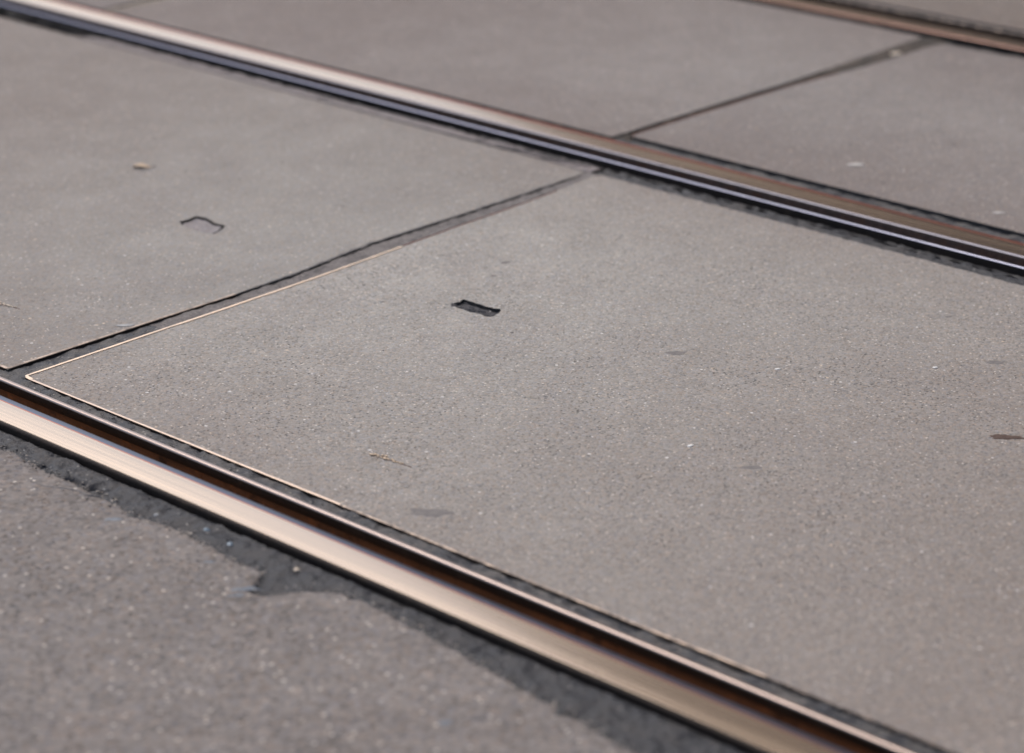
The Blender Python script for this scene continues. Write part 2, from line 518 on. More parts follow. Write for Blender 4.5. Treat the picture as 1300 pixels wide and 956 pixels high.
edging(slab_b, densify([(1.914, 2.6603), (1.9150, 2.672), (1.919, 2.6785), (1.930, 2.6790), (2.156, 2.681), (2.246, 2.681), (2.467, 2.683), (2.592, 2.688), (2.66, 2.6908)], .02), .0052, M_edge3)
edging(slab_b, densify([(2.665, 2.6910), (2.797, 2.696), (2.954, 2.700), (3.05, 2.706)], .02), .0017, M_film, label='reddish dulled far end of the steel edging')

# slab above the cross joint
A_low = [(1.917, 2.716, 0), (2.186, 2.7155, 0), (2.319, 2.7135, .004), (2.463, 2.716, .005), (2.640, 2.736, .006), (2.832, 2.733, .006), (2.984, 2.732, .006), (3.148, 2.736, .003)]
oa = [(1.917, 20, 0), (1.917, 2.725, 0)] + A_low[0:] + [(XR - .002, 2.745, .003), (XR, 4.6, .003), (XR, 6.0, 0), (XR, 20, 0)]
slab_a = slab('large pale slab left of the open cross joint, holding a grey patched lifting slot',
              smooth_loop(oa, .005, seed=8), [hole_far], M_slab_l)
edging(slab_a, densify([(2.335, 2.7133), (2.186, 2.7155), (1.924, 2.716), (1.9175, 2.718), (1.917, 2.724), (1.917, 3.4)], .02), .0042, M_edge2)

# slabs between the two tracks
C_low = [(3.3595, 2.848, 0), (3.638, 2.846, .001), (3.879, 2.842, .001), (4.352, 2.853, 0), (4.367, 2.860, 0)]
oc = [(3.3575, 4.277, 0), (3.3595, 2.855, 0)] + C_low + [(4.372, 3.0, .002), (4.372, 4.277, 0)]
slab_c = slab('smooth slab in the island between the tracks, upper middle', smooth_loop(oc, .006, seed=12), [], M_slab_c)
D_top = [(3.386, 2.823, 0), (3.395, 2.829, 0), (3.614, 2.827, .001), (3.855, 2.823, .001), (4.083, 2.803, .001), (4.325, 2.798, 0), (4.343, 2.790, 0)]
od = [(3.386, -20, 0), (3.386, 1.2, 0)] + D_top + [(4.352, 2.6, .002), (4.353, 2.0, 0), (4.353, -20, 0)]
slab_d = slab('smooth slab between the tracks at the right edge, speckled with small pale chips', smooth_loop(od[::-1], .006, seed=14), [], M_slab_d)
edging(slab_d, densify([(3.389, 2.8265), (3.395, 2.829), (3.614, 2.827), (3.855, 2.8232), (4.0, 2.811)], .03), .0022, M_film)
oe = [(3.3575, 20, 0), (3.3575, 4.308, 0), (3.474, 4.315, .001), (4.372, 4.318, 0), (4.372, 20, 0)]
slab_e = slab('sliver of slab behind the sand filled joint at the top left edge', smooth_loop(oe, .006, seed=15), [], M_slab_e)
of = [(4.553, -20, 0), (5.9, -20, 0), (5.9, 20, 0), (4.553, 20, 0)]
slab_f = slab('brownish slab beyond the farthest rail in the top right corner', smooth_loop(of, .2, seed=16), [], M_slab_f)

# ------------------------------------------------------------------ lifting pockets (parts of the slabs)
def pocket(parent, loop, zf, m, name, label, shrink=1.0):
    ox, oy = parent.location.x, parent.location.y
    cx = sum(p[0] for p in loop) / len(loop); cy = sum(p[1] for p in loop) / len(loop)
    v = []; f = []
    n = len(loop); K = 30
    for k in range(K + 1):
        s = shrink * (1 - k / K)
        for (x, y) in loop:
            X = cx + (x - cx) * s; Y = cy + (y - cy) * s
            v.append((X - ox, Y - oy, zf(X, Y, 1 - k / K)))
    for k in range(K):
        for i in range(n):
            j = (i + 1) % n
            f.append((k * n + i, k * n + j, (k + 1) * n + j, (k + 1) * n + i))
    o = mesh(name, v, f, m, parent)
    bm = bmesh.new(); bm.from_mesh(o.data); bmesh.ops.remove_doubles(bm, verts=bm.verts[:], dist=1e-6)
    bmesh.ops.recalc_face_normals(bm, faces=bm.faces[:])
    if sum(q.normal.z for q in bm.faces) < 0: bmesh.ops.reverse_faces(bm, faces=bm.faces[:])
    bm.to_mesh(o.data); bm.free()
    o.data.polygons.foreach_set('use_smooth', [True] * len(o.data.polygons))
    o['label'] = label
    return o

def z_near(X, Y, e):
    # folded tar, long ridges roughly along the slot
    rid = math.sin((X * .95 + Y * .18) * 900 + 3 * n1(X * 90, Y * 90)) * .0011
    return -.0030 + rid * 1.5 + .0022 * n1(X * 160, Y * 60, 3) + .0008 * n1(X * 500, Y * 200, 7) + (.002 if X < 2.530 else -.004) * e * e
pocket(slab_b, hole_near, z_near, bitumen('torn tar', base=(.020, .021, .026), dust=(.12, .115, .12), amount=.5, seed=6.1, rough=.75, scale=60), 'lifting_pocket', 'slot filled with torn folded black tar')
def z_far(X, Y, e):
    return -.0024 + .0014 * n1(X * 60, Y * 60, 5) - (.007 if e > .97 else 0)
pocket(slab_a, hole_far, z_far, M_mortar, 'lifting_pocket', 'slot patched with grey mortar inside a dark ragged seam', .85)

# ------------------------------------------------------------------ joint fillers (height fields)
def yfiller(name, x0, x1, zf, m, label, cat, group=None, nx=10, ys=None, x0f=None, x1f=None):
    rows = []
    for y in (ys or ylist()):
        a = x0f(y) if x0f else x0
        b = x1f(y) if x1f else x1
        rows.append([(a + (b - a) * i / nx, y, zf(a + (b - a) * i / nx, y, i / nx)) for i in range(nx + 1)])
    o = rows_mesh(name, rows, m)
    tag(o, label, cat, group)
    return o

def xfiller(name, xs, y0f, y1f, zf, m, label, cat, ny=10):
    rows = []
    for x in xs:
        a, b = y0f(x), y1f(x)
        rows.append([(x, b + (a - b) * i / ny, zf(x, b + (a - b) * i / ny, i / ny)) for i in range(ny + 1)])
    o = rows_mesh(name, rows, m)
    return tag(o, label, cat)

def fr(a, b, st): return [a + (b - a) * i / int((b - a) / st) for i in range(int((b - a) / st) + 1)]

# inner side of the near rail
yfiller('joint_sealant', 1.892, 1.921, lambda x, y, u: -.0022 + .0034 * fbm(x, y, 55, 4, 2) - .002 * (u > .82) - .002 * (u < .1),
        M_bit_joint, 'lumpy black sealant between the near rail lip and the slab edging', 'sealant', ys=ylist(1.0, 2.74), nx=14)
# inner side of middle rail: bitumen in a recess
yfiller('joint_sealant', 3.200, 3.2345, lambda x, y, u: -.009 + .003 * fbm(x, y, 45, 4, 5) + .007 * max(0, 1 - u * 3.2) - .004 * (u > .8),
        M_bit_wet, 'black sealant recess hugging the near side of the middle rail', 'sealant', nx=12)
# pale mortar bed beside it, left of the joint
def mort_z(x, y, u):
    return -.0022 + .0016 * fbm(x, y, 30, 4, 8) - .007 * (u <= .04)
def mort_edge(y):
    e = 3.2035 + .004 * n1(y * 22, 1.7) + .003 * n1(y * 80, 4.1)
    return e - max(0., min(.042, (y - 4.10) * .34))
ysA = [y for y in ylist(1.0, 4.9) if 2.735 < y < 4.28]
yfiller('mortar_strip', 3.1715, 3.21, mort_z, M_mortar, 'pale grey mortar strip left of the cross joint, split from the slab by a crack',
        'mortar', ys=ysA, nx=12, x1f=mort_edge)
ysB = [y for y in ylist(1.0, 4.9) if -20 < y < 2.728]
def tarB_edge(y): return 3.2065 + .003 * n1(y * 22, 9.7)
yfiller('mortar_strip', 3.171, 3.21, lambda x, y, u: -.0032 + .003 * fbm(x, y, 40, 4, 11) - .006 * (u <= .06), M_bit_dusty,
        'bluish tarred mortar strip right of the cross joint, beside the middle rail', 'mortar', ys=ysB, nx=12, x1f=tarB_edge)
# fill where the mortar strip has gone, far left
yfiller('joint_sealant', 3.1665, 3.2065, lambda x, y, u: -.012 + .003 * fbm(x, y, 40, 4, 13), M_bit_wet,
        'deep black sealant at the top left, where the mortar strip is missing', 'sealant', ys=[y for y in ylist(1.0, 4.9) if y > 4.08], nx=10)
# outer side of middle rail
yfiller('joint_sealant', 3.342, 3.3575, lambda x, y, u: -.004 + .002 * fbm(x, y, 40, 3, 15), M_brownfill,
        'thin silted seam behind the middle rail, along the smooth slabs', 'sealant', ys=[y for y in ylist() if y > 2.84], nx=4)
yfiller('joint_sealant', 3.342, 3.387, lambda x, y, u: -.0025 + .003 * fbm(x, y, 45, 4, 17) - .0045 * (u > .62), M_bit_joint,
        'wide black sealant seam with grey lumps behind the middle rail at the right', 'sealant', ys=[y for y in ylist() if y < 2.838], nx=16)
# near side of far rail
yfiller('joint_sealant', 4.35, 4.4065, lambda x, y, u: -.012 + .004 * fbm(x, y, 30, 4, 19), M_bit_wet,
        'black sealant gap in front of the farthest rail', 'sealant', ys=ylist(2.3, 3.6, .006), nx=8)
yfiller('joint_sealant', 4.5225, 4.554, lambda x, y, u: -.003 + .002 * fbm(x, y, 30, 4, 21), M_bit_dusty,
        'dark grey sealant behind the farthest rail', 'sealant', ys=ylist(2.3, 3.6, .006), nx=6)

# cross joint between the two big slabs
def b_top_y(x): return interp(B_top, x)
def a_low_y(x): return interp([(p[0], p[1]) for p in A_low], x)
def j1z(x, y, u):      # u 0 at slab above, 1 at slab below
    z = -.0024 + .0027 * fbm(x, y, 40, 5, 23)
    fill = max(0., min(1., (x - 2.12) / .5))     # silted up further along
    z = z * (1 - fill) + (-.0014 + .0022 * fbm(x, y, 48, 5, 23)) * fill
    z -= .0024 * math.exp(-((u - .08) / .10) ** 2) * (.6 + .4 * fill)
    z = min(z, -.0002)
    return z
xs = fr(1.894, 3.17, .003)
xfiller('joint_sealant', [x for x in xs if x < 2.17], lambda x: b_top_y(max(x, 1.92)) + .0005, lambda x: a_low_y(x) + .004, j1z, M_bit_joint,
        'black sealant at the open left end of the cross joint', 'sealant', ny=14)
xfiller('joint_sealant', [x for x in xs if x >= 2.167], lambda x: b_top_y(x) + .0005, lambda x: a_low_y(x) + .006, j1z,
        bitumen('silted bitumen', base=(.045, .042, .043), dust=(.22, .20, .19), amount=.78, seed=4.4, rough=.7, scale=24),
        'dusty grey filled stretch of the cross joint, narrowing towards the middle rail', 'sealant', ny=14)
# joint between the smooth slabs
xfiller('joint_sealant', fr(3.356, 4.374, .006), lambda x: interp([(3.38, 2.82), (3.395, 2.828), (3.614, 2.826), (3.855, 2.822), (4.083, 2.800), (4.36, 2.795)], x),
        lambda x: interp([(3.36, 2.848), (3.638, 2.846), (3.879, 2.842), (4.352, 2.853), (4.37, 2.86)], x) + .001,
        lambda x, y, u: -.0035 + .002 * fbm(x, y, 30, 4, 27) - .003 * (u > .75) + (.003 if x > 4.0 else 0), M_brownfill,
        'brown silted cross joint between the two smooth slabs, upper right', 'sealant', ny=8)
xfiller('joint_sealant', fr(3.36, 4.37, .01), lambda x: 4.276, lambda x: 4.318, lambda x, y, u: -.003 + .002 * fbm(x, y, 30, 4, 29), M_sand,
        'sandy tan cross joint at the top left edge', 'sealant', ny=6)

# ------------------------------------------------------------------ near road: ragged asphalt edge, tar seam
EDGE = [(-30., 1.71), (1.0, 1.705), (1.413, 1.709), (1.462, 1.718), (1.559, 1.729), (1.609, 1.735), (1.661, 1.741), (1.743, 1.753), (1.796, 1.756), (1.849, 1.759),
        (1.883, 1.755), (1.900, 1.743), (1.915, 1.730), (1.926, 1.712), (1.934, 1.695), (1.948, 1.689), (1.961, 1.694), (1.974, 1.712), (1.983, 1.731), (2.0, 1.735), (2.027, 1.728),
        (2.071, 1.736), (2.092, 1.737), (2.14, 1.741), (2.181, 1.739), (2.204, 1.733), (2.219, 1.728), (2.252, 1.737), (2.279, 1.739), (2.305, 1.739),
        (2.337, 1.7415), (2.365, 1.742), (2.400, 1.742), (2.447, 1.745), (2.481, 1.752), (2.5, 1.746), (2.6, 1.750), (3.0, 1.745), (30, 1.745)]
def edge_x(y):
    j = 0
    if 0.9 < y < 3:
        j = .0036 * n1(y * 60, .3) + .0034 * n1(y * 170, 2.2) + .0022 * n1(y * 420, 5.1)
    return interp(EDGE, y) + j
rows = []
for y in ylist(1.05, 2.75, .002, -60, 90):
    e = edge_x(y)
    r = [(e + .0015, y, -.020)]
    for off, z in ((.0005, -.006), (.0, -.0045), (-.002, -.0028), (-.005, -.0015), (-.010, -.0007), (-.018, -.0002), (-.03, 0), (-.06, 0), (-.12, 0)):
        zz = z + (.0011 * fbm(e + off, y, 90, 4, 31) * (1 if off > -.03 else .3) if 1 < y < 2.8 else 0)
        r.append((e + off, y, zz))
    for X in (1.2, 0.5, -3, -20, -80):
        r.append((X, y, 0))
    rows.append(r[::-1])
road = rows_mesh('road', rows, M_asph, smooth=True)
tag(road, 'worn asphalt road surface with a crumbling edge at the bottom left', kind='structure')

PITS = [(1.7495, 2.363, .0062, .016), (1.7485, 2.350, .0045, .012), (1.7475, 2.336, .0036, .012), (1.7490, 2.316, .0050, .013), (1.751, 2.424, .0048, .010), (1.750, 2.410, .0034, .009),
        (1.757, 2.50, .004, .005), (1.704, 1.957, .010, .005)]
def tarz(x, y, u):
    z = -.0040 + .0046 * fbm(x, y, 38, 5, 33) + .0012 * n1(x * 300, y * 300)
    z = min(z, .0005); z -= .002 * (x - 1.774) / .012 if x > 1.774 else 0
    for (px, py, r, d) in PITS:
        q = ((x - px) ** 2 + ((y - py) * .8) ** 2) / r ** 2
        if q < 6: z -= d * math.exp(-q)
    return max(z, -.028)
yfiller('tar_seam', 1.67, 1.786, tarz, M_bit_dusty, 'wide lumpy tar seam between the near rail and the crumbling asphalt', 'tar seam',
        ys=ylist(1.05, 2.75, .0025), nx=48)
yfiller('joint_sealant', 1.785, 1.7925, lambda x, y, u: -.009 + .001 * fbm(x, y, 60, 3, 35), M_bit_wet, 'deep black slit along the outer side of the near rail', 'sealant', ys=ylist(1.05, 2.75, .01), nx=3)

# ground below and beyond everything
gnd = mesh('ground', [(-200, -200, -.11), (200, -200, -.11), (200, 200, -.11), (-200, 200, -.11)], [(0, 1, 2, 3)], M_asph, smooth=False)
tag(gnd, 'ground under and beyond the paving', kind='structure')
far = mesh('road_beyond', [(5.905, -60, 0), (150, -60, 0), (150, 90, 0), (5.905, 90, 0), (5.905, -60, -.1), (5.905, 90, -.1)], [(0, 1, 2, 3), (4, 0, 3, 5)], M_asph, smooth=False)
far.name = 'far_road'
tag(far, 'asphalt beyond the second track', kind='structure')

# ------------------------------------------------------------------ cracks (parts of their slab) as narrow furrow-filling ribbons
def ribbon(name, parent, pts, w, m, z=.0006, seed=0., jit=.0012, step=.004, label=None, taper=True):
    ox, oy = (parent.location.x, parent.location.y) if parent else (0, 0)
    P = densify(pts, step)
    n = len(P); rows = []
    for i, p in enumerate(P):
        a = P[max(0, i - 2)]; b = P[min(n - 1, i + 2)]
        dx, dy = b[0] - a[0], b[1] - a[1]; L = math.hypot(dx, dy) or 1; dx /= L; dy /= L
        t = 1
        if taper: t = min(1, 4 * i / n + .15, 4 * (n - 1 - i) / n + .15)
        ww = w * t * (.7 + .7 * abs(n1(p[0] * 90, p[1] * 90, seed + 5)) + .3 * n1(p[0] * 300, p[1] * 300, seed))
        off = jit * n1(p[0] * 70, p[1] * 70, seed + 1) + jit * .5 * n1(p[0] * 240, p[1] * 240, seed + 2)
        cx, cy = p[0] - dy * off - ox, p[1] + dx * off - oy
        rows.append([(cx - dy * ww * k, cy + dx * ww * k, z if abs(k) < .4 else -.0004) for k in (-.5, -.3, .3, .5)])
    o = rows_mesh(name, rows, m, parent)
    bm = bmesh.new(); bm.from_mesh(o.data)
    if sum(q.normal.z for q in bm.faces) < 0: bmesh.ops.reverse_faces(bm, faces=bm.faces[:])
    bm.to_mesh(o.data); bm.free()
    if label: o['label'] = label
    return o

if 0: ribbon('crack', slab_b, [(2.620, 1.774), (2.634, 1.759), (2.634, 1.739), (2.621, 1.712), (2.595, 1.669)], .0017, M_stain, seed=1, label='short bent hairline crack at the right')
ribbon('crack', slab_c, [(3.878, 3.641), (3.95, 3.638), (4.052, 3.635)], .004, simple('faint crack', (.10, .09, .085), (.13, .115, .11)), seed=2, label='faint straight hairline crack')
# ragged dark tar on the upper lip of the cross joint
ribbon('tar_smear', slab_a, [(2.36, 2.7165), (2.463, 2.7195), (2.55, 2.729), (2.64, 2.739), (2.74, 2.737), (2.832, 2.7355), (2.95, 2.735), (3.05, 2.736), (3.12, 2.738)], .0085, M_stain, seed=3, jit=.004,
       label='dark ragged smear along the cross joint')
ribbon('tar_smear', slab_a, [(2.30, 2.7135), (2.463, 2.7165), (2.56, 2.7275), (2.64, 2.7355), (2.832, 2.7325), (2.984, 2.7315), (3.10, 2.733)], .0038, M_crack, seed=4, jit=.0025, z=.0009,
       label='black seam in the smear along the cross joint')

mo = [o for o in bpy.data.objects if o.name == 'mortar_strip'][0]
ribbon('crack', mo, [(3.169, 4.2), (3.1695, 3.8), (3.171, 3.4), (3.172, 3.1), (3.174, 2.95), (3.170, 2.80), (3.160, 2.745)], .0062, M_crack, seed=44, z=.0008, jit=.003, step=.006)
for k, pts in enumerate([[(3.171, 3.019), (3.190, 3.005), (3.206, 3.012)], [(3.172, 2.93), (3.192, 2.90), (3.207, 2.905)], [(3.170, 2.86), (3.188, 2.82), (3.205, 2.80)],
                         [(3.168, 3.43), (3.186, 3.425), (3.204, 3.41)], [(3.185, 2.97), (3.188, 2.87), (3.192, 2.75)]]):
    ribbon('crack', mo, pts, .003, M_crack, seed=20 + k, z=.0012)
ribbon('crack', None, [(1.705, 2.385), (1.708, 2.36), (1.722, 2.335), (1.728, 2.318), (1.727, 2.300), (1.738, 2.285)], .0045, M_stain, seed=31, z=.0008)
bpy.data.objects[[o.name for o in bpy.data.objects if o.name.startswith('crack') and o.parent is None][0]].parent = road

# ------------------------------------------------------------------ small things lying about
def stone(name, x, y, size, flat, m, label, cat='pebble', z=0.0, seed=0, rot=None, aspect=1.0):
    bm = bmesh.new()
    bmesh.ops.create_icosphere(bm, subdivisions=3, radius=1)
    a = random.random() * 6 if rot is None else rot
    for v in bm.verts:
        d = 1 + .28 * n1(v.co.x * 1.3 + seed, v.co.y * 1.3, v.co.z * 1.3) + .10 * n1(v.co.x * 4 + seed, v.co.y * 4, v.co.z * 4)
        v.co *= d
        for ax, lim in ((Vector((.7, .5, .5)).normalized(), .82), (Vector((-.6, .6, .5)).normalized(), .8), (Vector((.1, -.8, .6)).normalized(), .85)):
            q = v.co.dot(ax)
            if q > lim: v.co -= ax * (q - lim)
        X, Y, Z = v.co.x * size * aspect, v.co.y * size, v.co.z * size * flat
        v.co = Vector((X * math.cos(a) - Y * math.sin(a), X * math.sin(a) + Y * math.cos(a), Z + size * flat * .55))
    me = bpy.data.meshes.new(name); bm.to_mesh(me); bm.free()
    o = link(name, me, m)
    o.location = (x, y, z)
    return tag(o, label, cat)

def spot(name, x, y, rx, ry, m, label, cat, ang=0., th=.0009, seed=0., z=0.):
    """thin irregular scab stuck on the paving"""
    n, K = 40, 5
    v = [(0, 0, th)]; f = []
    for k in range(1, K + 1):
        s = k / K
        for i in range(n):
            t = 2 * math.pi * i / n
            r = s * (1 + .62 * n1(math.cos(t) * 1.6 + seed, math.sin(t) * 1.6, seed) + .24 * n1(math.cos(t) * 5 + seed, math.sin(t) * 5, seed))
            X, Y = rx * r * math.cos(t), ry * r * math.sin(t)
            h = th * (1 - s ** 3) if k < K else -.0005
            h += .3 * th * n1(X * 400, Y * 400, seed) * (k < K)
            v.append((X * math.cos(ang) - Y * math.sin(ang), X * math.sin(ang) + Y * math.cos(ang), h))
    for i in range(n): f.append((0, 1 + i, 1 + (i + 1) % n))
    for k in range(1, K):
        for i in range(n):
            a = 1 + (k - 1) * n; b = a + n; j = (i + 1) % n
            f.append((a + i, b + i, b + j, a + j))
    o = mesh(name, v, f, m)
    o.location = (x, y, z)
    return tag(o, label, cat)

# camera-left direction in plan is about (-.736, .677): an ellipse long across the view uses ang = 137 deg
AC = math.radians(137.35)
# dry leaf
def leaf(x, y, L, W, ang):
    rows = []
    for i in range(13):
        t = i / 12
        w = W * math.sin(math.pi * min(1, t * .97 + .02)) ** .8 * (1 - .25 * t)
        rows.append([((t - .5) * L, w * k, .0008 + .0025 * abs(k) ** 1.5 * (.6 + .6 * math.sin(t * 5)) + .0018 * math.sin(t * 3.1) + .0005 * n1(t * 9, k * 3)) for k in (-1, -.6, -.25, 0, .25, .6, 1)])
    root = empty('dry_leaf', (x, y, 0)); root.rotation_euler = (0, 0, ang)
    b = rows_mesh('leaf_blade', rows, M_tan, root)
    mod = b.modifiers.new('t', 'SOLIDIFY'); mod.thickness = .0005; mod.offset = 1
    sv = []; sf = []
    for i in range(6):
        for k in range(6):
            a = k * math.pi / 3
            sv.append((L * .5 + i * .0016, .0006 * math.cos(a) + .0004 * i * i * .3, .0015 + .0006 * math.sin(a)))
    for i in range(5):
        for k in range(6):
            sf.append((i * 6 + k, i * 6 + (k + 1) % 6, (i + 1) * 6 + (k + 1) % 6, (i + 1) * 6 + k))
    mesh('leaf_stalk', sv, sf, M_brownspot, root)
    return tag(root, 'small curled tan leaf lying alone on the left slab, above the patched slot', 'leaf')
leaf(2.660, 3.326, .032, .0105, math.radians(-50))

# crumbly seed husks: one broken stem of husks each
def husk(x, y, L, ang, n, label, m):
    root = empty('seed_husk', (x, y, 0)); root.rotation_euler = (0, 0, ang)
    bm = bmesh.new()
    for i in range(n):
        t = i / (n - 1)
        q = bmesh.ops.create_icosphere(bm, subdivisions=2, radius=1)
        s = .0026 * (1 - .45 * t) * random.uniform(.6, 1.1)
        off = Vector(((t - .5) * L, random.uniform(-1, 1) * .0055 * (1 - .6 * t), s * .5))
        for v in q['verts']:
            v.co = Vector((v.co.x * s * 1.5, v.co.y * s, v.co.z * s * .6)) * (1 + .3 * n1(v.co.x * 2 + i, v.co.y * 2, v.co.z * 2)) + off
    me = bpy.data.meshes.new('husk'); bm.to_mesh(me); bm.free()
    link('husk', me, m, root)
    rows = []
    for i in range(20):
        t = i / 19
        rows.append([((t - .5) * L * 1.25 + L * .22, .0010 * k + .0025 * n1(t * 4, .5), .0007 - .0007 * abs(k)) for k in (-1, 0, 1)])
    rows_mesh('stem', rows, M_brownspot, root)
    return tag(root, label, 'plant litter')
husk(2.0555, 2.108, .050, math.radians(-87), 22, 'crumbled tan seed husks with thin dark stem, on the big slab above near rail', M_tan)
husk(2.073, 2.930, .036, math.radians(-80), 12, 'pale crumbs of dry litter on the left slab at the left edge', M_cream)

# pale chips
stone('stone_chip', 3.515, 2.420, .0085, .18, M_grey2, 'largest flat white chip on the smooth slab behind the middle rail', 'chip', rot=AC, aspect=1.9, seed=1)
stone('stone_chip', 3.451, 2.088, .0055, .2, M_grey2, 'small white chip near the right edge, just behind the middle rail', 'chip', rot=AC, aspect=2.0, seed=2)
stone('stone_chip', 4.206, 2.811, .0085, .5, M_cream, 'cream chip perched on the brown joint of the smooth slabs', 'chip', rot=AC, aspect=1.4, seed=3, z=-.001)
stone('stone_chip', 2.1385, 2.732, .0048, .2, M_grey, 'flat grey flake beside the steel edging left of the cross joint', 'chip', rot=AC, aspect=2.7, seed=4)
stone('stone_chip', 2.640, 1.931, .0028, .4, M_white, 'tiny bright white grain in the middle of the big slab', 'chip', rot=AC, aspect=1.5, seed=5)
stone('stone_chip', 2.349, 1.851, .0030, .4, M_white, 'bright white grain below the middle of the big slab', 'chip', rot=AC + .5, aspect=1.6, seed=6)
stone('stone_chip', 2.793, 1.774, .0030, .4, M_white, 'white grain on the right part of the big slab, above the hairline crack', 'chip', rot=AC, aspect=1.3, seed=7)
# pebbles in the tar seam
for (x, y, s, m, l) in [(1.7545, 2.202, .0036, M_grey, 'grey pebble in the tar seam, upper left of the two bluish ones'),
                        (1.766, 2.123, .0047, M_bluep, 'upper bluish pebble in the tar seam beside the near rail'),
                        (1.758, 2.073, .0046, M_bluep, 'lower bluish pebble in the tar seam beside the near rail'),
                        (1.767, 1.966, .0036, M_cream, 'yellowish pebble in the tar seam, above the dark bay'),
                        (1.757, 2.306, .0034, M_grey, 'grey pebble in the tar seam right of the deep pits'),
                        (1.763, 2.478, .0036, M_grey, 'small grey pebble in the tar seam at the left edge')]:
    stone('pebble', x, y, s, .8, m, l, 'pebble', z=-.0075, seed=x * 50, aspect=1.15)
for (x, y, rx, ry, l) in [(1.685, 1.965, .017, .006, 'larger blue grey stone flake on the asphalt beside the dark bay'), (1.669, 1.959, .010, .004, 'smaller blue grey stone flake below the larger one'),
                          (1.704, 2.222, .011, .005, 'blue grey flake on the asphalt right of the deep pits'), (1.705, 2.048, .007, .003, 'faint blue flake in the asphalt under the bluish pebbles'),
                          (1.62, 1.585, .010, .005, 'blue flake in the asphalt near the bottom')]:
    spot('stone_flake', x, y, rx, ry, M_blue, l, 'flake', AC, .0006, seed=x * 31)
# stuck spots
for (x, y, rx, ry, m, l) in [
    (1.976, 1.956, .026, .016, M_stain, 'wide faint grey tar blotch on the big slab above the near rail'),
    (2.349, 1.751, .016, .006, M_stain, 'flat oval grey tar spot in the lower middle of the big slab'),
    (2.594, 2.075, .015, .008, M_stain, 'brownish tar spot right of the torn tar pocket'),
    (2.718, 2.517, .008, .006, M_stain, 'grey tar spot straight above the torn tar pocket'),
    (2.660, 2.488, .005, .004, M_stain, 'tiny tar spot between the grey spot and the torn tar pocket'),
    (2.744, 2.909, .010, .003, M_stain, 'small streak of tar on the left slab above the cross joint'),
    (2.729, 3.147, .005, .004, M_stain, 'tiny dark spot at the centre left of the left slab'),
    (2.847, 3.170, .006, .004, M_stain, 'dark spot below the middle rail on the left slab'),
    (2.867, 1.725, .014, .006, M_stain, 'dark scab on the big slab near the right edge'),
    (2.979, 1.874, .006, .004, M_stain, 'small dark scab under the middle rail at the right'),
    (3.618, 2.505, .005, .004, M_tar, 'small black speck on the smooth slab, left of the white chip'),
    (3.736, 2.363, .005, .005, M_tar, 'black speck on the right smooth slab'),
    (3.460, 2.325, .005, .004, M_tar, 'round black speck on the smooth slab near the right edge'),
    (3.979, 3.174, .009, .007, M_stain, 'dark speck on the upper middle smooth slab'),
    (2.497, 2.300, .003, .002, M_tar, 'tiny black fleck right under the torn tar pocket'),
    (2.462, 2.53, .004, .002, M_tar, 'tiny black fleck left of the torn tar pocket')]:
    spot('tar_spot', x, y, rx, ry, m, l, 'tar spot', AC, .0005, seed=x * 17)
spot('leaf_scrap', 2.648, 1.568, .022, .007, M_brownspot, 'reddish brown scrap of leaf at the right edge of the big slab', 'leaf', AC - .15, .0016, seed=4.4)

# loose grit gathered in the seams: far too many grains to count
bm = bmesh.new()
def grain(x, y, z, s, mi):
    q = bmesh.ops.create_icosphere(bm, subdivisions=1, radius=1)
    sx, sy, sz = s * random.uniform(.8, 1.6), s * random.uniform(.7, 1.2), s * random.uniform(.4, .8)
    a = random.random() * 6.28
    fs = set()
    for v in q['verts']:
        v.co *= random.uniform(.75, 1.15)
        X, Y = v.co.x * sx, v.co.y * sy
        v.co = Vector((X * math.cos(a) - Y * math.sin(a) + x, X * math.sin(a) + Y * math.cos(a) + y, v.co.z * sz + z + sz * .3))
        fs.update(v.link_faces)
    for f in fs: f.material_index = mi
for k in range(900):
    y = random.uniform(1.15, 2.6); e = edge_x(y)
    x = e + abs(random.gauss(0, .007)) * (1 if random.random() < .7 else -1.6)
    if x > 1.782: continue
    z = tarz(x, y, 0) if x > e + .001 else -.0006
    grain(x, y, z, random.choice([.0006, .0008, .001, .0013, .0018]), random.choice([0, 0, 1, 1, 2]))
for k in range(260):
    y = random.uniform(1.2, 2.65); grain(random.uniform(1.897, 1.911), y, -.002, random.choice([.0005, .0008, .0012]), random.choice([0, 1, 1, 2]))
for k in range(300):
    x = random.uniform(1.93, 2.9); u = random.random() ** .6
    y = a_low_y(x) * (1 - u) + b_top_y(x) * u
    grain(x, y, j1z(x, y, u), random.choice([.0005, .0008, .0011]), random.choice([0, 1, 1, 2]))
for k in range(140):
    grain(random.uniform(1.94, 3.15), random.uniform(1.1, 2.65), 0, random.choice([.0005, .0007, .0010]), random.choice([0, 1, 2, 2]))
for k in range(70):
    grain(random.uniform(1.35, 1.70), random.uniform(1.3, 2.3), 0, random.choice([.0006, .0009, .0013]), random.choice([0, 1, 2]))
me = bpy.data.meshes.new('grit'); bm.to_mesh(me); bm.free()
grit = link('loose_grit', me, [simple('grey grit', (.16, .15, .145), (.24, .22, .20)), simple('dark grit', (.05, .048, .047), (.09, .085, .08)), simple('pale grit', (.36, .31, .26), (.45, .40, .34))], smooth=False)
tag(grit, 'loose grit gathered along the seams and joints', 'grit', kind='stuff')

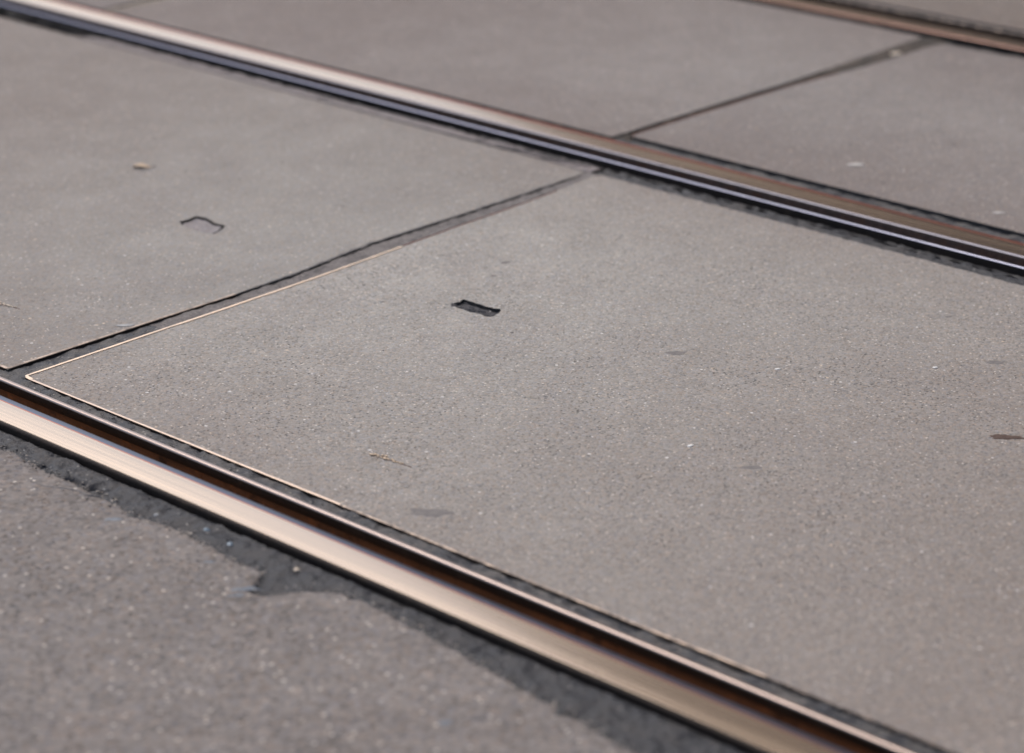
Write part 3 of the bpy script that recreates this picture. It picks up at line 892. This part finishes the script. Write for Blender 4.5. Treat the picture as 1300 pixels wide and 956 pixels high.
# ------------------------------------------------------------------ town house row across the street (seen only mirrored in the rail heads)
M_wall = simple('brown render', (.205, .155, .14), (.26, .20, .18), .85, 3)
M_glass = simple('window glass', (.03, .035, .04), (.045, .05, .055), .15, 2)
M_frame = simple('window frame', (.45, .42, .38), (.5, .47, .43), .6, 5)
M_roof = simple('slate roof', (.06, .055, .055), (.09, .08, .08), .8, 4)
def box(bm, x0, x1, y0, y1, z0, z1):
    v = [bm.verts.new(p) for p in ((x0, y0, z0), (x1, y0, z0), (x1, y1, z0), (x0, y1, z0), (x0, y0, z1), (x1, y0, z1), (x1, y1, z1), (x0, y1, z1))]
    for q in ((0, 3, 2, 1), (4, 5, 6, 7), (0, 1, 5, 4), (1, 2, 6, 5), (2, 3, 7, 6), (3, 0, 4, 7)):
        bm.faces.new([v[i] for i in q])
def from_bm(name, bm, m, parent):
    me = bpy.data.meshes.new(name); bm.to_mesh(me); bm.free()
    return link(name, me, m, parent, smooth=False)
bx, by0, by1, bh = 14.0, -22.0, 13.0, 18.0
house = empty('town_house', (bx + 5, (by0 + by1) / 2, 0))
tag(house, 'brown rendered five storey town house on the far side of the street, outside the picture', 'building')
hx, hy = house.location.x, house.location.y
bm = bmesh.new(); box(bm, bx - hx, bx + 10 - hx, by0 - hy, by1 - hy, -.1, bh); from_bm('wall', bm, M_wall, house)
bm = bmesh.new()
v = [bm.verts.new(p) for p in ((bx - .5 - hx, by0 - .4 - hy, bh + .01), (bx + 10.5 - hx, by0 - .4 - hy, bh + .01), (bx + 10.5 - hx, by1 + .4 - hy, bh + .01), (bx - .5 - hx, by1 + .4 - hy, bh + .01),
     (bx + 5 - hx, by0 + 3 - hy, bh + 3), (bx + 5 - hx, by1 - 3 - hy, bh + 3))]
for q in ((0, 3, 2, 1), (0, 1, 4), (1, 2, 5, 4), (2, 3, 5), (3, 0, 4, 5)): bm.faces.new([v[i] for i in q])
from_bm('roof', bm, M_roof, house)
for fl in range(5):
    for k in range(11):
        y = by1 - 1.9 - k * 3.05 - hy; z = 1.0 + fl * 2.9
        bm = bmesh.new(); box(bm, bx - .05 - hx, bx - .002 - hx, y - .62, y + .62, z - .06, z + 1.66)
        wf = from_bm('window', bm, M_frame, house)
        bm = bmesh.new(); box(bm, bx - .056 - hx, bx - .051 - hx, y - .55, y - .03, z, z + 1.6); box(bm, bx - .056 - hx, bx - .051 - hx, y + .03, y + .55, z, z + 1.6)
        from_bm('pane', bm, M_glass, wf)

# ------------------------------------------------------------------ light
w = bpy.data.worlds.new('World'); scene.world = w; w.use_nodes = True
nt = w.node_tree
bg = nt.nodes['Background']
sky = nt.nodes.new('ShaderNodeTexSky'); sky.sky_type = 'NISHITA'
AZ, EL = 22.0, 62.0         # clockwise from +Y, degrees
sky.sun_disc = False
sky.sun_elevation = math.radians(EL); sky.sun_rotation = math.radians(AZ)
sky.air_density = 1.0; sky.dust_density = 4.0; sky.ozone_density = 1.0
nt.links.new(sky.outputs[0], bg.inputs[0]); bg.inputs[1].default_value = .095
sl = bpy.data.lights.new('sun', 'SUN'); sl.energy = 1.1; sl.angle = math.radians(30); sl.color = (1, .93, .86)
so = bpy.data.objects.new('sun', sl); COL.objects.link(so)
d = Vector((math.sin(math.radians(AZ)) * math.cos(math.radians(EL)), math.cos(math.radians(AZ)) * math.cos(math.radians(EL)), math.sin(math.radians(EL))))
so.rotation_euler = d.to_track_quat('Z', 'Y').to_euler()

# ------------------------------------------------------------------ camera
cam = bpy.data.cameras.new('camera'); co = bpy.data.objects.new('camera', cam); COL.objects.link(co)
co.location = (0, 0, 1.28)
co.rotation_euler = (math.radians(90 - 20.85), 0, math.radians(-47.355))
cam.sensor_width = 36; cam.lens = 3200 / 1300 * 36
cam.shift_y = -45 / 1300
cam.clip_start = .05; cam.clip_end = 1000
cam.dof.use_dof = True; cam.dof.focus_distance = 3.45; cam.dof.aperture_fstop = 2.9
scene.camera = co
vs = scene.view_settings
vs.view_transform = 'Standard'; vs.look = 'None'; vs.gamma = 1; vs.exposure = 0.78
